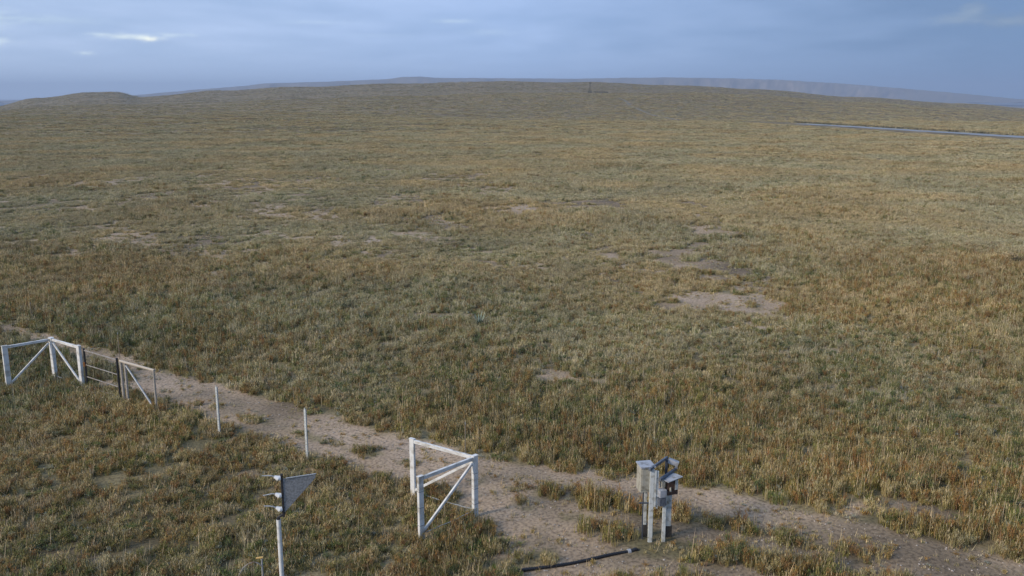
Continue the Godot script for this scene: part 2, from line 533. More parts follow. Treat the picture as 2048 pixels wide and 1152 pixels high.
func add_straw(s: Shape, r: RandomNumberGenerator, o: Vector3, blades: int, spread: float, tall: float, w: float, c: Color) -> void:
	for i in blades:
		var a := r.randf() * TAU
		var q := sqrt(r.randf()) * spread
		var at_ := o + Vector3(cos(a) * q, -0.02, sin(a) * q)
		var lean := Vector3(r.randfn(0, 0.17), 0, r.randfn(0, 0.17)) + Vector3(cos(a), 0, sin(a)) * 0.14
		var hh := tall * r.randf_range(0.4, 1.0)
		var tip := at_ + (Vector3.UP + lean) * hh
		s.col = shade_of(c, r, 0.2)
		s.blade(at_, tip, w * r.randf_range(0.7, 1.3), -lean * hh * 0.18)
		if r.randf() < 0.3:   # a seed head
			s.col = shade_of(c.lerp(C_PALE, 0.5), r, 0.15)
			var sd := Vector3(r.randfn(0, 1), 0.2, r.randfn(0, 1)).normalized() * w * 0.9
			s.quad(tip - Vector3.UP * hh * 0.2 - sd, tip - sd * 0.4, tip + sd * 0.4, tip - Vector3.UP * hh * 0.2 + sd)

func add_weed(s: Shape, r: RandomNumberGenerator, o: Vector3, leaves: int, wide: float, tall: float, size: float, c: Color) -> void:
	# a bushy forb: a few stems, and small leaves through a rough dome
	var tops := []
	for i in 6:
		var a := r.randf() * TAU
		var q := r.randf_range(0.2, 1.0) * wide
		tops.append(Vector3(cos(a) * q, tall * r.randf_range(0.5, 1.0), sin(a) * q))
		s.col = shade_of(Color(0.30, 0.20, 0.12), r, 0.2)
		s.blade(o - Vector3.UP * 0.02, o + tops[-1], 0.008, Vector3.ZERO)
	for i in leaves:
		var top: Vector3 = tops[r.randi() % 6]
		var p: Vector3 = top * sqrt(r.randf_range(0.06, 1.0)) + Vector3(r.randfn(0, 1), r.randfn(0, 0.6), r.randfn(0, 1)) * wide * 0.2
		p.y = maxf(p.y, 0.01)
		var d := Vector3(r.randfn(0, 1), r.randf_range(0.5, 2.6), r.randfn(0, 1)).normalized() * size * r.randf_range(0.7, 2.0)
		s.col = shade_of(c, r, 0.22)
		s.blade(o + p, o + p + d, size * 0.27, Vector3(r.randfn(0, 1), 0, r.randfn(0, 1)) * size * 0.15)

# a patch of mixed plants about 0.45 m across: tufts of straw, of green grass, weeds and sage
func patch_mesh(seed_: int, straw: int, grass: int, weeds: int, sage: int, weed_a: Color, weed_b: Color, tall: float) -> ArrayMesh:
	var r := RandomNumberGenerator.new()
	r.seed = seed_
	var s := sh()
	var spot := func() -> Vector3:
		var a := r.randf() * TAU
		var q := sqrt(r.randf()) * 0.27
		return Vector3(cos(a) * q, 0, sin(a) * q)
	for i in straw:
		var c := C_STRAW.lerp(C_PALE, r.randf())
		if r.randf() < 0.3: c = c.lerp(C_OLIVE, 0.6)
		if weeds > 2: c = c.lerp(C_OLIVE, r.randf_range(0.2, 0.9))   # grass among the weeds is still half green
		add_straw(s, r, spot.call(), 15, 0.06, tall * r.randf_range(0.7, 1.2), 0.009, shade_of(c, r, 0.12))
	for i in grass:
		add_straw(s, r, spot.call(), 16, 0.08, tall * 0.55, 0.011, shade_of(C_GREEN.lerp(C_OLIVE, r.randf()), r, 0.15))
	for i in weeds:
		add_weed(s, r, spot.call(), 85, 0.10, tall * r.randf_range(0.6, 1.05), 0.032, shade_of(weed_a.lerp(weed_b, r.randf()), r, 0.15))
	for i in 3:   # a few tall dead stems
		var o: Vector3 = spot.call()
		s.col = shade_of(C_PALE.lerp(Color(0.36, 0.27, 0.19), r.randf()), r, 0.15)
		s.blade(o, o + Vector3(r.randfn(0, 0.1), tall * r.randf_range(1.1, 1.8), r.randfn(0, 0.1)), 0.008, Vector3.ZERO)
	for i in sage:
		add_weed(s, r, spot.call(), 70, 0.08, tall * 0.55, 0.030, shade_of(C_SAGE, r, 0.1))
	return s.mesh()

var fields := {}

func add_copy(key: String, x: float, y: float, z: float, turn: float, sx: float, sy: float, c: Color) -> void:
	var b: PackedFloat32Array = fields[key]
	var cs := cos(turn) * sx
	var sn := sin(turn) * sx
	b.append_array([cs, 0, sn, x, 0, sy, 0, y, -sn, 0, cs, z, c.r, c.g, c.b, 1.0])
	fields[key] = b

# open spots kept low by feet and mowing: round the stand and along the pipe
func trodden(x: float, z: float) -> float:
	var a := 1.0 - smoothstep(0.25, 0.8, Vector2(x - 2.85, (z + 15.75) * 0.8).length())
	var q := Geometry2D.get_closest_point_to_segment(Vector2(x, z), Vector2(0.3, -14.75), Vector2(2.3, -15.4))
	return maxf(a, 1.0 - smoothstep(0.12, 0.4, q.distance_to(Vector2(x, z))))

func plant_field() -> void:
	var made := {}
	for i in 4:
		made["straw%d" % i] = patch_mesh(100 + i, 19, 4, 1, i % 2, C_OLIVE, C_RUST, 0.30)
		made["weed%d" % i] = patch_mesh(200 + i, 9, 2, 5, 0, [C_RUST, C_OLIVE, C_RUST, C_OLIVE][i], [C_OLIVE, C_STRAW, C_GREEN, C_RUST][i], 0.29)
		made["green%d" % i] = patch_mesh(300 + i, 7, 6, 4, 1, C_GREEN, [C_OLIVE, C_GREEN, C_DARK, C_OLIVE][i], 0.27)
		made["sparse%d" % i] = patch_mesh(400 + i, 3, 1, i % 2, int(i == 3), C_OLIVE, C_RUST, 0.16)
	for k in made: fields[k] = PackedFloat32Array()
	# bands of the field: from, to, patches per square metre, width of a patch
	for band in [[11.0, 28.0, 13.0, 0.95], [28.0, 48.0, 11.0, 1.0], [48.0, 75.0, 8.5, 1.1], [75.0, 125.0, 3.6, 1.6], [125.0, 230.0, 1.5, 2.3], [230.0, 480.0, 0.4, 3.4], [480.0, 1000.0, 0.10, 5.5], [1000.0, 1720.0, 0.035, 8.5]]:
		var d0: float = band[0]
		var d1: float = band[1]
		var half := 0.62 * d1 + 4.0
		var count := int((d1 - d0) * 2.0 * half * band[2])
		for i in count:
			var d := rng.randf_range(d0, d1)
			var x := rng.randf_range(-half, half)
			if absf(x) > 0.62 * d + 4.0: continue
			var z := -d
			var b := bare(x, z) if d < 130.0 else 0.0
			var past_road := x - 121.0 + (d - 200.0) * 0.115
			if d > 940.0 and d < 1012.0 and x > 74.0 and x < 116.0: continue
			if d > 110.0 and d < 372.0 and past_road > -13.0 and past_road < 4.5: continue
			var low := trodden(x, z) if d < 18.0 else 0.0
			var p := maxf(b, low * 0.9)
			var big := n_big.get_noise_2d(x, z)
			var mid := n_mid.get_noise_2d(x, z)
			var rough := n_big.get_noise_2d(x * 0.6 - 500.0, z * 0.6 + 120.0) * 1.3 + mid * 0.4
			# near the plot the disturbed soil grows taller weeds; the open range is short dry grass
			var weedy := clampf(0.88 - (d - 16.0) / 62.0, 0.05, 0.86) + rough * 0.35 + smoothstep(5.0, 22.0, x) * 0.1
			var green := clampf(0.38 - (d - 18.0) / 130.0, 0.06, 0.38) + mid * 0.3 - big * 0.4
			var y := land(x, z) if d > 355.0 else (mid * 0.05 + big * 0.12) * smoothstep(5.0, 20.0, d) + rolls(x, z)
			var size: float = band[3] * rng.randf_range(0.8, 1.2)
			var tall := rng.randf_range(0.6, 1.25) * (0.68 + 0.55 * clampf(0.35 + rough, 0, 1))
			tall *= 1.0 - 0.5 * minf(p * 3.0, 1.0)
			var key: String
			var n := rng.randi() % 4
			if rng.randf() < p * 1.06:
				if rng.randf() > (0.34 if d < 30.0 else 0.5): continue
				key = "sparse%d" % n
				size *= 0.8
			elif p > 0.3 and rng.randf() < 0.6:
				key = "sparse%d" % n
				tall *= 1.3
			elif rng.randf() < green: key = "green%d" % n
			elif rng.randf() < weedy: key = "weed%d" % n
			else: key = "straw%d" % n
			var k := clampf(1.0 + rng.randfn(0, 0.09) + n_fine.get_noise_2d(x * 0.6, z * 0.6) * 0.15 + mid * 0.15 + n_big.get_noise_2d(x + 900.0, z) * 0.2, 0.6, 1.45)
			var warm := clampf(n_big.get_noise_2d(x * 0.6 + 60.0, z * 0.6) * 0.9 + big * 0.4 + rng.randfn(0, 0.1), -0.3, 0.4)
			add_copy(key, x, y, z, rng.randf() * TAU, size, tall, Color(k * (1.0 + warm * 0.2), k, k * (1.0 - warm * 0.2)))
	for spec in [["dry_grass", "straw", "straw coloured upright grass covering the prairie", "grass"], ["russet_weeds", "weed", "bushy russet and olive weeds around the fenced plot and out on the range", "weeds"], ["green_weeds", "green", "low dark green plants mixed with short grass", "weeds"], ["sparse_tufts", "sparse", "thin low tufts on the bare soil and along the ruts", "grass"]]:
		var root := Node3D.new()
		root.name = spec[0]
		add_child(root)
		tag(root, spec[2], spec[3], "", "stuff")
		for i in 4:
			var k: String = "%s%d" % [spec[1], i]
			var buf: PackedFloat32Array = fields[k]
			var mm := MultiMesh.new()
			mm.transform_format = MultiMesh.TRANSFORM_3D
			mm.use_colors = true
			mm.mesh = made[k]
			mm.instance_count = buf.size() / 16
			mm.buffer = buf
			var o := MultiMeshInstance3D.new()
			o.multimesh = mm
			o.material_override = M.plant
			o.name = "tufts"
			o.set_meta("kind", "stuff")
			root.add_child(o, true)

func make_stones() -> void:
	var r := RandomNumberGenerator.new()
	r.seed = 77
	var s := sh()
	var pts := []
	for i in 12:
		var a := i * 2.39996
		var y := 1.0 - 2.0 * (i + 0.5) / 12.0
		var q := sqrt(1.0 - y * y)
		pts.append(Vector3(cos(a) * q, y * 0.6, sin(a) * q) * r.randf_range(0.8, 1.15))
	for i in 12:
		for j in range(i + 1, 12):
			for k in range(j + 1, 12):
				var n: Vector3 = (pts[j] - pts[i]).cross(pts[k] - pts[i])
				var out := true
				var inn := true
				for m in 12:
					if m == i or m == j or m == k: continue
					if n.dot(pts[m] - pts[i]) > 0: out = false
					else: inn = false
				if out: s.tri(pts[i], pts[k], pts[j])
				elif inn: s.tri(pts[i], pts[j], pts[k])
	var buf := PackedFloat32Array()
	for i in 30000:
		var d := r.randf_range(12.0, 34.0)
		var x := r.randf_range(-0.62 * d - 3.0, 0.62 * d + 3.0)
		if bare(x, -d) < 0.6: continue
		var z := -d
		var size := 0.006 + 0.022 * pow(r.randf(), 4.0)
		var a := r.randf() * TAU
		var c := Color(0.36, 0.30, 0.25).lerp(Color(0.50, 0.45, 0.40), r.randf()) * r.randf_range(0.5, 1.1)
		buf.append_array([cos(a) * size, 0, sin(a) * size, x, 0, size, 0, land(x, z) + size * 0.2, -sin(a) * size, 0, cos(a) * size, z, c.r, c.g, c.b, 1.0])
	var mm := MultiMesh.new()
	mm.transform_format = MultiMesh.TRANSFORM_3D
	mm.use_colors = true
	mm.mesh = s.mesh()
	mm.instance_count = buf.size() / 16
	mm.buffer = buf
	var o := MultiMeshInstance3D.new()
	o.multimesh = mm
	o.material_override = M.hills
	o.name = "gravel"
	add_child(o)
	tag(o, "loose gravel and small stones on the bare track", "gravel", "", "stuff")

func shrub(x: float, z: float, wide: float, tall: float, c: Color, label: String, seed_: int) -> void:
	var t := thing("shrub", label, "shrub", Vector3(x, land(x, z), z))
	var r := RandomNumberGenerator.new()
	r.seed = seed_
	var s := sh()
	s.col = Color(0.10, 0.075, 0.05)
	var tops := []
	for i in 9:
		var a := TAU * i / 9.0 + r.randf() * 0.5
		var q := r.randf_range(0.25, 0.9) * wide
		tops.append(Vector3(cos(a) * q, tall * r.randf_range(0.55, 1.0), sin(a) * q))
		s.path([Vector3(0, -0.03, 0), tops[-1] * 0.5 + Vector3(0, 0.05, 0), tops[-1]], 0.012, 0.004, 4)
	obj("stems", s, M.plant, t)
	var f := sh()
	for i in 700:
		var top: Vector3 = tops[r.randi() % 9]
		var p: Vector3 = top * sqrt(r.randf_range(0.05, 1.0)) + Vector3(r.randfn(0, 1), r.randfn(0, 0.7), r.randfn(0, 1)) * wide * 0.17
		p.y = maxf(p.y, 0.02)
		var k := r.randf_range(0.6, 1.35)
		f.col = Color(c.r * k, c.g * k, c.b * k)
		var d := Vector3(r.randfn(0, 1), r.randf_range(0.1, 1.2), r.randfn(0, 1)).normalized() * 0.06
		f.blade(p, p + d, 0.026, Vector3.ZERO)
	obj("foliage", f, M.plant, t)

# ------------------------------------------------------------------ fence
func at(x: float, z: float, y := 0.0) -> Vector3:
	return Vector3(x, y + land(x, z), z)

func twisted_wire(a: Vector3, b: Vector3, r: float, sag: float, seed_: int) -> Shape:
	var s := sh()
	var g := RandomNumberGenerator.new()
	g.seed = seed_
	var pts := []
	for i in 13:
		var t := i / 12.0
		pts.append(a.lerp(b, t) + Vector3(g.randfn(0, 0.006), -sag * 4.0 * t * (1.0 - t) + g.randfn(0, 0.006), g.randfn(0, 0.006)))
	s.path(pts, r, r, 5)
	for i in range(1, 12, 2):
		var p: Vector3 = pts[i]
		s.tube(p - Vector3(0.01, 0.03, 0.005), p + Vector3(0.01, 0.03, 0.005), 0.002, 0.002, 4)
	return s

func corner_brace(label: String, p1: Vector2, pc: Vector2, p2: Vector2, w_wide: float, w_thin: float, wraps: bool, wire_first: bool) -> void:
	# three posts in an L, a top rail and a diagonal brace on each side
	var o := Vector3(pc.x, 0, pc.y)
	var t := thing("fence_corner", label, "fence", o)
	var h := 1.33
	var A := Vector3(p1.x, 0, p1.y) - o
	var B := Vector3(p2.x, 0, p2.y) - o
	var C := Vector3.ZERO
	var da := A.normalized()
	var db := B.normalized()
	var stand := [[A, da, w_wide, w_thin], [C, db, w_wide, w_thin * 1.25], [B, db, w_wide, w_thin]]
	for q in stand:
		var s := sh()
		s.beam(q[0] + Vector3(0, -0.15, 0), q[0] + Vector3(0, h, 0), q[2], q[3], q[1], 0.008)
		var post := obj("post", s, M.white, t)
		s = sh()
		s.beam(q[0] + Vector3(0, h + 0.001, 0), q[0] + Vector3(0, h + 0.014, 0), q[2] + 0.012, q[3] + 0.012, q[1], 0.004)
		obj("cap", s, M.white, post)
		if wraps and q[0] != A:
			for y in [0.28, 0.62, 0.96]:
				var ring := sh()
				var y0: float = y + rng.randf_range(-0.04, 0.04)
				var e: Vector3 = q[1]
				var f := e.cross(Vector3.UP)
				var hw: float = q[2] * 0.5 + 0.004
				var hd: float = q[3] * 0.5 + 0.004
				var c4 := [e * hw + f * hd, -e * hw + f * hd, -e * hw - f * hd, e * hw - f * hd]
				for k in 4:
					ring.tube(q[0] + c4[k] + Vector3(0, y0 + 0.012 * k, 0), q[0] + c4[(k + 1) % 4] + Vector3(0, y0 + 0.012 * (k + 1), 0), 0.005, 0.005, 5)
				obj("wire_wrap", ring, M.wire, post)
	for q in [[A, da], [B, db]]:
		var e: Vector3 = q[1]
		var p: Vector3 = q[0]
		var s := sh()
		s.beam(p - e * (w_wide * 0.5 + 0.003) + Vector3(0, h - 0.045, 0), e * (w_wide * 0.5 + 0.003) + Vector3(0, h - 0.045, 0), 0.06, 0.075, e.cross(Vector3.UP))
		obj("top_rail", s, M.white, t)
		s = sh()
		s.beam(e * (w_wide * 0.5 + 0.01) + Vector3(0, h - 0.15, 0), p - e * (w_wide * 0.5 - 0.005) + Vector3(0, 0.16, 0), 0.045, 0.055, e.cross(Vector3.UP))
		obj("brace", s, M.white, t)
		if (q[0] == A) == wire_first or wraps:
			obj("bottom_wire", twisted_wire(p - e * 0.05 + Vector3(0, 0.12, 0), e * 0.05 + Vector3(0, 0.14, 0), 0.010, 0.03, 5), M.galv, t)

func make_fence() -> void:
	corner_brace("white painted corner brace of posts and diagonals beside the tube gate", Vector2(-15.13, -25.58), Vector2(-14.2, -26.5), Vector2(-12.93, -25.6), 0.15, 0.085, false, false)
	corner_brace("white painted corner brace with wire wrapped posts, beside the bare track", Vector2(-2.16, -18.15), Vector2(-0.77, -17.22), Vector2(-1.79, -16.19), 0.125, 0.065, true, true)
	# tube gate
	var a := Vector3(-12.66, 0, -25.36)
	var b := Vector3(-11.25, 0, -24.36)
	var t := thing("gate", "metal tube gate with dark end posts and thin grey rails", "gate", a)
	var e := (b - a).normalized()
	var span := a.distance_to(b)
	for k in [0.0, 1.0]:
		var s := sh()
		s.tube(e * span * k + Vector3(0, -0.1, 0), e * span * k + Vector3(0, 1.32, 0), 0.031, 0.031, 10)
		obj("end_post", s, M.dark, t)
	for q in [[1.26, 0.022], [0.82, 0.014], [0.45, 0.016], [0.14, 0.014]]:
		var s := sh()
		s.tube(e * 0.037 + Vector3(0, q[0], 0), e * (span - 0.037) + Vector3(0, q[0], 0), q[1], q[1], 8)
		obj("rail", s, M.rail, t)
	var s := sh()
	s.box(Vector3(0, 0.84, 0) + Vector3(-0.01, 0, 0.045), Vector3(0.05, 0.13, 0.012), 0.4, 0.003)
	var tg := obj("marker_tag", s, M.orange, t)
	tg.set_meta("label", "small orange tag on the dark gate post")
	# weathered brace on the hinge side
	var o := Vector3(-11.05, 0, -24.15)
	t = thing("fence_brace", "weathered tan brace panel of two close posts with a diagonal, beside the gate", "fence", o)
	var w2 := Vector3(-10.88, 0, -24.03) - o
	var w3 := Vector3(-9.78, 0, -23.28) - o
	e = w3.normalized()
	for q in [[Vector3.ZERO, 0.075], [w2, 0.07], [w3, 0.06]]:
		s = sh()
		s.tube(q[0] + Vector3(0, -0.12, 0), q[0] + Vector3(0, 1.26, 0), q[1] * 0.55, q[1] * 0.5, 10)
		obj("post", s, M.wood, t)
	s = sh()
	s.tube(-e * 0.04 + Vector3(0, 1.29, 0), w3 + e * 0.04 + Vector3(0, 1.29, 0), 0.036, 0.034, 10)
	obj("top_rail", s, mat(Color(0.68, 0.60, 0.50), 0.8, M.wood.albedo_texture, 6.0), t)
	s = sh()
	s.tube(w2 + e * 0.045 + Vector3(0, 1.2, 0), w3 - e * 0.035 + Vector3(0, 0.1, 0), 0.026, 0.026, 8)
	obj("brace", s, M.galv, t)
	obj("bottom_wire", twisted_wire(w2 + e * 0.03 + Vector3(0, 0.08, 0), w3 - e * 0.02 + Vector3(0, 0.1, 0), 0.010, 0.02, 9), M.galv, t)
	# two steel posts along the line
	for q in [[-7.53, -21.62, "pale steel fence post nearer the tube gate, at the grass edge of the track"], [-4.91, -20.02, "pale steel fence post nearer the wire wrapped corner brace"]]:
		t = thing("fence_post", q[2], "post", at(q[0], q[1]), deg_to_rad(-35), "steel fence posts along the track")
		s = sh()
		s.beam(Vector3(0, -0.2, 0), Vector3(0, 1.30, 0), 0.066, 0.016, Vector3.RIGHT, 0.003)
		s.beam(Vector3(0, 1.3, 0), Vector3(0, 1.345, 0), 0.04, 0.014, Vector3.RIGHT, 0.006)
		obj("flange", s, M.post, t)
		s = sh()
		s.beam(Vector3(0, -0.2, -0.0285), Vector3(0, 1.30, -0.0285), 0.014, 0.04, Vector3.RIGHT, 0.003)
		obj("stem", s, M.post, t)
		s = sh()
		for k in 18: s.box(Vector3(0, 0.12 + k * 0.065, 0.0125), Vector3(0.02, 0.02, 0.01), 0.0, 0.003)
		var st := obj("studs", s, M.post, t)
		st.set_meta("kind", "stuff")
	# thin stakes in the grass
	for q in [[-13.06, -28.5, 1.02, "thin wooden stake in the grass behind the tube gate"], [-1.12, -20.0, 1.0, "thin wooden stake in the grass behind the wire wrapped corner brace"], [-18.9, -34.0, 0.75, "short thin stake in the weeds behind the white corner brace by the gate"]]:
		t = thing("stake", q[3], "stake", at(q[0], q[1]))
		s = sh()
		s.tube(Vector3(0, -0.1, 0), Vector3(0.01, q[2] - 0.06, 0), 0.014, 0.012, 7)
		obj("shaft", s, M.stick, t)
		s = sh()
		s.tube(Vector3(0.01, q[2] - 0.06, 0), Vector3(0.01, q[2], 0), 0.0125, 0.009, 7)
		obj("tip", s, M.galv, t)

# ------------------------------------------------------------------ instruments
func make_vane_pole() -> void:
	var t := thing("instrument_pole", "white pole carrying a grey triangular panel and three white arms", "pole", at(-3.745, -13.2))
	var s := sh()
	s.tube(Vector3(0, -0.2, 0), Vector3(0, 1.94, 0), 0.036, 0.036, 18)
	obj("pole", s, M.white, t)
	s = sh()
	s.beam(Vector3(0, 1.90, 0.0), Vector3(0.0, 1.975, 0.0), 0.05, 0.05, Vector3.RIGHT)
	s.beam(Vector3(0.0, 1.975, 0.0), Vector3(0.085, 2.03, 0.0), 0.035, 0.035)
	obj("bracket", s, M.dark, t)
	var x0 := 0.087
	s = sh()
	s.beam(Vector3(x0, 1.99, 0), Vector3(x0, 2.72, 0), 0.036, 0.036, Vector3.RIGHT)
	obj("upright_bar", s, M.dark, t)
	# triangular panel, hung from the bar
	s = sh()
	var th := Vector3(0.02, 0, 0.06).normalized() * 0.006
	var a := Vector3(x0 + 0.017, 2.06, 0)
	var b := Vector3(x0 + 0.017, 2.64, 0)
	var c := Vector3(x0 + 0.51, 2.655, -0.13)
	var d := Vector3(x0 + 0.505, 2.60, -0.13)
	s.quad(a + th, b + th, c + th, d + th)
	s.quad(a - th, d - th, c - th, b - th)
	for q in [[a, b], [b, c], [c, d], [d, a]]:
		s.quad(q[0] - th, q[1] - th, q[1] + th, q[0] + th)
	var panel := obj("triangular_panel", s, M.panel, t)
	s = sh()
	s.beam(b + Vector3(0.05, 0.008, 0), c + Vector3(0.012, 0.012, -0.003), 0.022, 0.016)
	obj("top_edge", s, M.galv, panel)
	var k := 0
	for y in [2.665, 2.37, 2.135]:
		s = sh()
		s.tube(Vector3(x0 - 0.015, y - 0.01, 0.0), Vector3(x0 - 0.05, y - 0.015, 0.01), 0.034, 0.044, 12)
		s.tube(Vector3(x0 - 0.05, y - 0.015, 0.01), Vector3(x0 - 0.11, y + 0.02, 0.02), 0.044, 0.022, 12)
		var clamp_ := obj("clamp", s, M.plastic, t)
		s = sh()
		var n: float = [0.0, -0.025, 0.01][k]
		s.path([Vector3(x0 - 0.10, y + 0.012, 0.018), Vector3(x0 - 0.15, y + 0.035 + n * 0.3, 0.025), Vector3(x0 - 0.21, y + 0.04 + n, 0.03), Vector3(x0 - 0.30, y + 0.038 + n * 1.6, 0.035)], 0.013, 0.009, 8)
		obj("arm", s, M.galv, clamp_)
		k += 1
	# stand pipe with a bent tube beside the pole
	t = thing("standpipe", "short grey standpipe with a yellow top and bent tube in the weeds", "pipe", at(-4.47, -14.55))
	s = sh()
	s.tube(Vector3(0, -0.1, 0), Vector3(0, 0.50, 0), 0.02, 0.018, 10)
	obj("upright", s, M.galv, t)
	s = sh()
	s.beam(Vector3(-0.10, 0.505, 0), Vector3(0.025, 0.525, 0), 0.035, 0.03)
	obj("handle", s, M.yellow, t)
	s = sh()
	s.path([Vector3(-0.008, 0.36, 0.012), Vector3(-0.06, 0.42, 0.02), Vector3(-0.13, 0.45, 0.03), Vector3(-0.22, 0.43, 0.05), Vector3(-0.32, 0.36, 0.07), Vector3(-0.40, 0.22, 0.09), Vector3(-0.45, -0.02, 0.10)], 0.012, 0.010, 7)
	obj("bent_tube", s, M.rail, t)
	s = sh()
	s.path([Vector3(-0.28, 0.13, 0.2), Vector3(-0.1, 0.14, 0.2), Vector3(0.06, 0.09, 0.16)], 0.014, 0.012, 7)
	obj("cross_bar", s, M.rail, t)

func make_cabinet_stand() -> void:
	var t := thing("cabinet_stand", "four legged metal stand with a cream cabinet and small roofed box", "instrument stand", at(2.83, -16.0))
	t.scale = Vector3(1.0, 0.93, 1.0)
	# four posts
	for q in [[-0.135, 0.0, 1.62, 0.085, 0.055, 0.0], [-0.215, -0.22, 1.5, 0.06, 0.05, 0.22], [0.125, 0.0, 1.15, 0.07, 0.05, 0.0], [0.235, -0.20, 1.20, 0.13, 0.05, 0.20]]:
		var s := sh()
		s.beam(Vector3(q[0], q[5], q[1]), Vector3(q[0], q[2], q[1]), q[3], q[4], Vector3.RIGHT)
		if q[5] == 0.0: s.beam(Vector3(q[0], -0.15, q[1]), Vector3(q[0], 0.001, q[1]), q[3], q[4], Vector3.RIGHT)
		var post := obj("post", s, M.post, t)
		if q[5] > 0.0:
			s = sh()
			s.beam(Vector3(q[0] + 0.01, -0.12, q[1]), Vector3(q[0] + 0.01, q[5] + 0.06, q[1] - 0.002), q[3] + 0.02, q[4] + 0.02, Vector3.RIGHT)
			obj("ground_sleeve", s, M.darkwood, post)
	# strips up the front of the left frame
	for q in [[-0.068, 0.012, 0.80, 1.60, 0.045], [-0.023, -0.004, 0.76, 1.585, 0.04]]:
		var s := sh()
		s.beam(Vector3(q[0], q[2], q[1]), Vector3(q[0], q[3], q[1]), q[4], 0.03, Vector3.RIGHT)
		obj("channel", s, M.post, t)
	# cabinet
	var s := sh()
	s.box(Vector3(-0.245, 1.37, -0.165), Vector3(0.26, 0.54, 0.26), 0.18, 0.01)
	var cab := obj("cabinet", s, M.cabinet, t)
	s = sh()
	s.box(Vector3(-0.235, 1.6535, -0.175), Vector3(0.30, 0.025, 0.33), 0.18, 0.006)
	obj("lid", s, M.lid, cab)
	s = sh()
	s.box(Vector3(-0.24, 1.38, -0.0285), Vector3(0.17, 0.45, 0.010), 0.18, 0.003)
	obj("door_panel", s, M.cabinet, cab)
	# cross beams running to the back right
	for q in [[Vector3(-0.20, 1.64, 0.06), Vector3(0.23, 1.66, -0.5)], [Vector3(0.01, 1.41, 0.03), Vector3(0.40, 1.42, -0.45)]]:
		s = sh()
		s.beam(q[0], q[1], 0.045, 0.06)
		obj("cross_beam", s, M.beam, t)
	s = sh()
	s.beam(Vector3(0.22, 1.1, -0.47), Vector3(0.22, 1.625, -0.47), 0.05, 0.05, Vector3.RIGHT)
	obj("rear_upright", s, M.strut, t)
	s = sh()
	s.beam(Vector3(0.255, 1.60, -0.50), Vector3(0.45, 1.53, -0.46), 0.10, 0.10)
	s.beam(Vector3(0.41, 1.43, -0.46), Vector3(0.41, 1.55, -0.46), 0.05, 0.05, Vector3.RIGHT)
	obj("junction_box", s, M.lid, t)
	s = sh()
	s.beam(Vector3(0.07, 1.13, -0.012), Vector3(0.36, 1.13, -0.20), 0.04, 0.04)
	obj("lower_beam", s, M.strut, t)
	s = sh()
	s.beam(Vector3(-0.18, 0.86, -0.03), Vector3(0.11, 0.86, -0.03), 0.035, 0.05)
	obj("lower_beam", s, M.strut, t)
	s = sh()
	s.beam(Vector3(-0.36, 0.86, -0.03), Vector3(-0.185, 0.86, -0.03), 0.03, 0.03)
	obj("side_rod", s, M.strut, t)
	# small boxes in the middle
	for q in [[0.065, 1.11, 0.02, 0.15, 0.15, 0.12, M.lid], [0.06, 0.925, 0.02, 0.15, 0.16, 0.12, M.beam], [0.085, 1.29, -0.06, 0.09, 0.17, 0.08, M.cabinet]]:
		s = sh()
		s.box(Vector3(q[0], q[1], q[2]), Vector3(q[3], q[4], q[5]), 0.3, 0.012)
		obj("meter_box", s, q[6], t)
	# roofed box on the right frame
	s = sh()
	s.box(Vector3(0.265, 1.18, -0.175), Vector3(0.23, 0.34, 0.17), 0.35, 0.008)
	var hut := obj("roofed_box", s, M.brown, t)
	s = sh()
	s.beam(Vector3(0.10, 1.37, -0.02), Vector3(0.41, 1.40, -0.22), 0.27, 0.016, Vector3(0.5, 0.05, 0.85), 0.003)
	obj("roof_plate", s, M.lid, hut)
	s = sh()
	s.box(Vector3(0.362, 1.235, -0.10), Vector3(0.065, 0.22, 0.012), 0.35, 0.003)
	obj("side_plate", s, M.post, hut)
	s = sh()
	s.tube(Vector3(0.24, 1.19, -0.065), Vector3(0.24, 1.10, -0.05), 0.016, 0.020, 8)
	obj("spout", s, M.cabinet, hut)
	# conduit from the cabinet to the ground
	s = sh()
	s.path([Vector3(-0.27, 1.11, -0.12), Vector3(-0.275, 0.5, -0.11), Vector3(-0.27, -0.1, -0.10)], 0.014, 0.014, 8)
	obj("conduit", s, M.strut, t)
	# black hose on the bare soil
	t = thing("hose", "black corrugated pipe lying on bare soil below the cabinet stand", "pipe", at(1.2, -15.25))
	s = sh()
	var pts := []
	for i in 15:
		var k := i / 14.0
		var x := lerpf(-1.25, 1.02, k)
		pts.append(Vector3(x, 0.03 + 0.008 * sin(k * 9.0), 0.36 - 0.68 * k + 0.05 * sin(k * 4.5)))
	s.path(pts, 0.029, 0.031, 9)
	var body := obj("pipe", s, M.hose, t)
	s = sh()
	for i in 46:
		var k := (i + 0.5) / 46.0 * 14.0
		var p: Vector3 = pts[int(k)].lerp(pts[int(k) + 1], k - int(k))
		var d: Vector3 = (pts[int(k) + 1] - pts[int(k)]).normalized() * 0.009
		s.tube(p - d, p + d, 0.035, 0.035, 9)
	var ribs := obj("ribs", s, M.hose, body)
	ribs.set_meta("kind", "stuff")
	s = sh()
	var e: Vector3 = (pts[14] - pts[13]).normalized()
	s.tube(pts[14] - e * 0.01, pts[14] + e * 0.05, 0.052, 0.052, 12)
	obj("collar", s, M.lid, t)
	s = sh()
	s.path([pts[14] + e * 0.05, pts[14] + e * 0.16 + Vector3(0, 0.03, 0), pts[14] + e * 0.24 + Vector3(0.02, -0.06, 0)], 0.038, 0.036, 10)
	obj("coupling", s, M.hose, t)

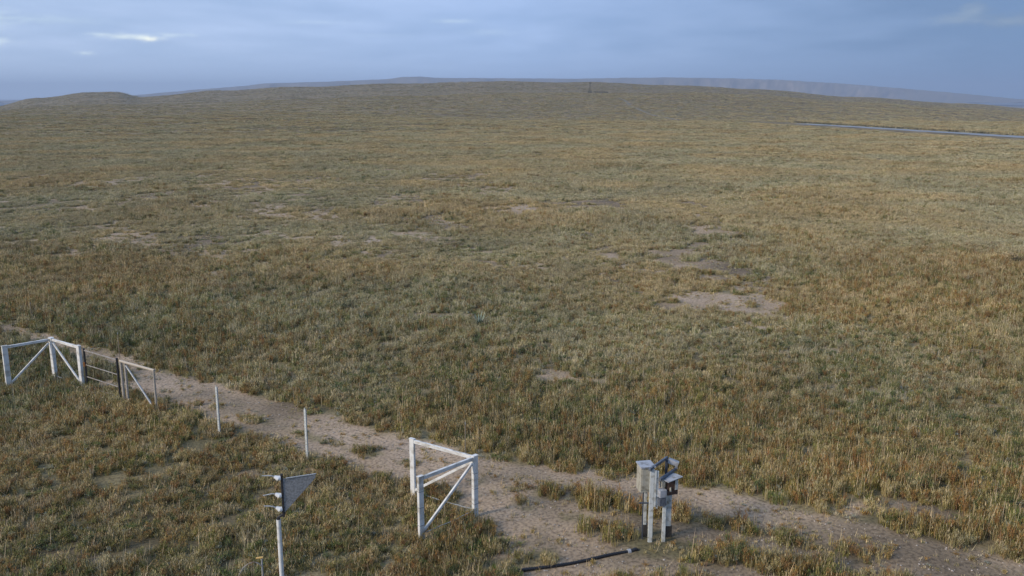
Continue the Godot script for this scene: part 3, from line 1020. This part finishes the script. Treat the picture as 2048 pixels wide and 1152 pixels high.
# ------------------------------------------------------------------ far things
func make_far_things() -> void:
	# windmill on the far rise
	var x := 86.0
	var z := -1004.0
	var t := thing("windmill", "distant dark windmill standing on the far rise beside a corral", "windmill", at(x, z))
	for k in 4:
		var s := sh()
		var c := Vector3([-1.3, 1.3, 1.3, -1.3][k], -0.5, [-1.3, -1.3, 1.3, 1.3][k])
		s.tube(c, Vector3(c.x * 0.12, 10.0, c.z * 0.12), 0.12, 0.09, 5)
		obj("leg", s, M.far_dark, t)
	for y in [2.5, 5.0, 7.5]:
		var s := sh()
		var w := lerpf(1.3, 0.16, y / 10.0)
		for k in 4:
			var a := Vector3([-1, 1, 1, -1][k] * w, y, [-1, -1, 1, 1][k] * w)
			var b := Vector3([-1, 1, 1, -1][(k + 1) % 4] * w, y, [-1, -1, 1, 1][(k + 1) % 4] * w)
			s.tube(a, b, 0.06, 0.06, 4)
		obj("girt", s, M.far_dark, t)
	var wheel := sh()
	for k in 14:
		var a := TAU * k / 14.0
		var d := Vector3(cos(a), sin(a), 0)
		var e := Vector3(-sin(a), cos(a), 0.4)
		wheel.quad(Vector3(0, 10.4, 0.5) + d * 0.4 - e * 0.05, Vector3(0, 10.4, 0.5) + d * 1.3 - e * 0.16, Vector3(0, 10.4, 0.5) + d * 1.3 + e * 0.16, Vector3(0, 10.4, 0.5) + d * 0.4 + e * 0.05)
	obj("wheel", wheel, M.far_dark, t)
	var s := sh()
	s.beam(Vector3(0, 10.3, 0.5), Vector3(0, 10.3, -1.6), 0.1, 0.1)
	s.beam(Vector3(0, 10.3, -1.6), Vector3(0, 10.3, -2.4), 0.05, 0.9)
	obj("tail", s, M.far_dark, t)
	t = thing("stock_tank", "dark round stock tank at the foot of the distant windmill", "tank", at(x - 0.5, z + 5.0))
	s = sh()
	s.tube(Vector3(0, -0.6, 0), Vector3(0, 1.1, 0), 2.3, 2.3, 20)
	obj("wall", s, M.far_dark, t)
	s = sh()
	s.tube(Vector3(0, 1.1, 0), Vector3(0, 1.2, 0), 2.4, 2.4, 20)
	obj("rim", s, M.strut, t)
	t = thing("corral", "distant low dark corral fence right of the windmill on the far rise", "fence", at(97.0, z + 4.0))
	for k in 9:
		s = sh()
		var px := -7.0 + k * 1.9
		var gy := land(97.0 + px, z + 4.0) - land(97.0, z + 4.0)
		s.tube(Vector3(px, gy - 0.4, 0), Vector3(px, gy + 1.6, 0), 0.2, 0.18, 6)
		obj("post", s, M.far_dark, t)
	for y in [0.35, 0.8, 1.25]:
		s = sh()
		s.beam(Vector3(-7.2, y + land(89.8, z + 4.0) - land(97.0, z + 4.0), 0.22), Vector3(8.4, y + land(105.4, z + 4.0) - land(97.0, z + 4.0), 0.22), 0.06, 0.3)
		obj("rail", s, M.far_dark, t)
	# faint two track up the far slope
	sheet("far_track", [Vector2(93, -800), Vector2(95, -760), Vector2(92, -700), Vector2(90, -640), Vector2(91, -580), Vector2(96, -520)], 3.0, 0.10, mat(Color(0.19, 0.175, 0.14), 0.95), "faint vehicle track crossing the far slope", "track")
	# paved road past the right side
	sheet("road", [Vector2(134, -60), Vector2(127, -150), Vector2(121, -200), Vector2(116, -245), Vector2(110, -300), Vector2(106, -330)], 7.0, 0.05, M.asphalt, "pale grey road running across the range", "road")
	# dark weeds in the ditch beyond the road
	var f := sh()
	for i in 2600:
		var u := rng.randf()
		var zz := lerpf(-120.0, -350.0, sqrt(u))
		var xx := 121.0 + (-zz - 200.0) * -0.115 + 5.6 + rng.randfn(0, 0.5)
		var k := rng.randf_range(0.6, 1.3)
		f.col = Color(0.13 * k, 0.125 * k, 0.085 * k)
		var p := at(xx, zz, -0.05)
		f.blade(p, p + Vector3(rng.randfn(0, 0.15), rng.randf_range(0.3, 0.75), rng.randfn(0, 0.15)), 0.2, Vector3(0.05, 0, 0))
	var o := obj("ditch_weeds", f, M.plant)
	tag(o, "dark line of weeds along the ditch beyond the road", "weeds", "", "stuff")

func _ready() -> void:
	rng.seed = 20260926
	for q in [[n_fine, 1.1, 3], [n_mid, 0.28, 3], [n_big, 0.075, 4], [n_huge, 0.009, 4]]:
		q[0].seed = int(q[1] * 1000.0)
		q[0].frequency = q[1]
		q[0].fractal_octaves = q[2]
	# camera
	var cam := Camera3D.new()
	cam.position = EYE
	cam.rotation_degrees = Vector3(-11.928, 0, 0)
	cam.fov = 35.87
	cam.near = 0.1
	cam.far = 20000.0
	cam.current = true
	add_child(cam)
	# sky and air
	var env := Environment.new()
	env.background_mode = Environment.BG_SKY
	var sky := Sky.new()
	var pano := PanoramaSkyMaterial.new()
	pano.panorama = ImageTexture.create_from_image(make_sky_image())
	sky.sky_material = pano
	env.sky = sky
	env.background_energy_multiplier = 1.0
	env.tonemap_mode = Environment.TONE_MAPPER_LINEAR
	env.tonemap_exposure = 1.22
	env.fog_enabled = true
	env.fog_density = 0.00012
	env.fog_light_color = Color(0.72, 0.80, 0.92)
	env.sdfgi_enabled = true
	env.ssao_enabled = true
	env.ssil_enabled = true
	var we := WorldEnvironment.new()
	we.environment = env
	add_child(we)
	# the glow left in the western sky, low on the left and a little behind the camera
	var sun := DirectionalLight3D.new()
	sun.light_energy = 0.8
	sun.light_angular_distance = 14.0
	sun.light_color = Color(1.0, 0.94, 0.86)
	sun.shadow_enabled = true
	add_child(sun)
	sun.look_at_from_position(Vector3(-0.85, 0.5, 0.45), Vector3.ZERO)
	make_materials()
	lay_bare_soil()
	make_ground()
	make_far_hills()
	make_fence()
	make_vane_pole()
	make_cabinet_stand()
	make_far_things()
	for q in [[-6.9, -35.6, 0.6, 0.5, C_DARK, "dark green shrub in the open grass behind the two steel posts"], [-15.2, -37.4, 0.4, 0.4, C_DARK, "small dark shrub far behind the tube gate"], [26.3, -45.6, 0.8, 0.65, Color(0.05, 0.055, 0.035), "large dark shrub on the open range, to the right of the bare patches"]]:
		shrub(q[0], q[1], q[2], q[3], q[4], q[5], int(absf(q[0]) * 100))
	# a pale yucca-like plant
	var y := thing("rosette_plant", "pale grey green plant with stiff spreading leaves in open grass", "plant", at(-1.27, -33.4))
	for i in 14:
		var a := TAU * i / 14.0 + rng.randf() * 0.3
		var s := sh()
		s.col = Color(0.27, 0.32, 0.24) * rng.randf_range(0.8, 1.15)
		s.blade(Vector3(0, 0.0, 0), Vector3(cos(a) * 0.3, rng.randf_range(0.35, 0.55), sin(a) * 0.3), 0.06, Vector3(cos(a), 0, sin(a)) * 0.03)
		obj("leaf", s, M.plant, y)
	make_stones()
	plant_field()
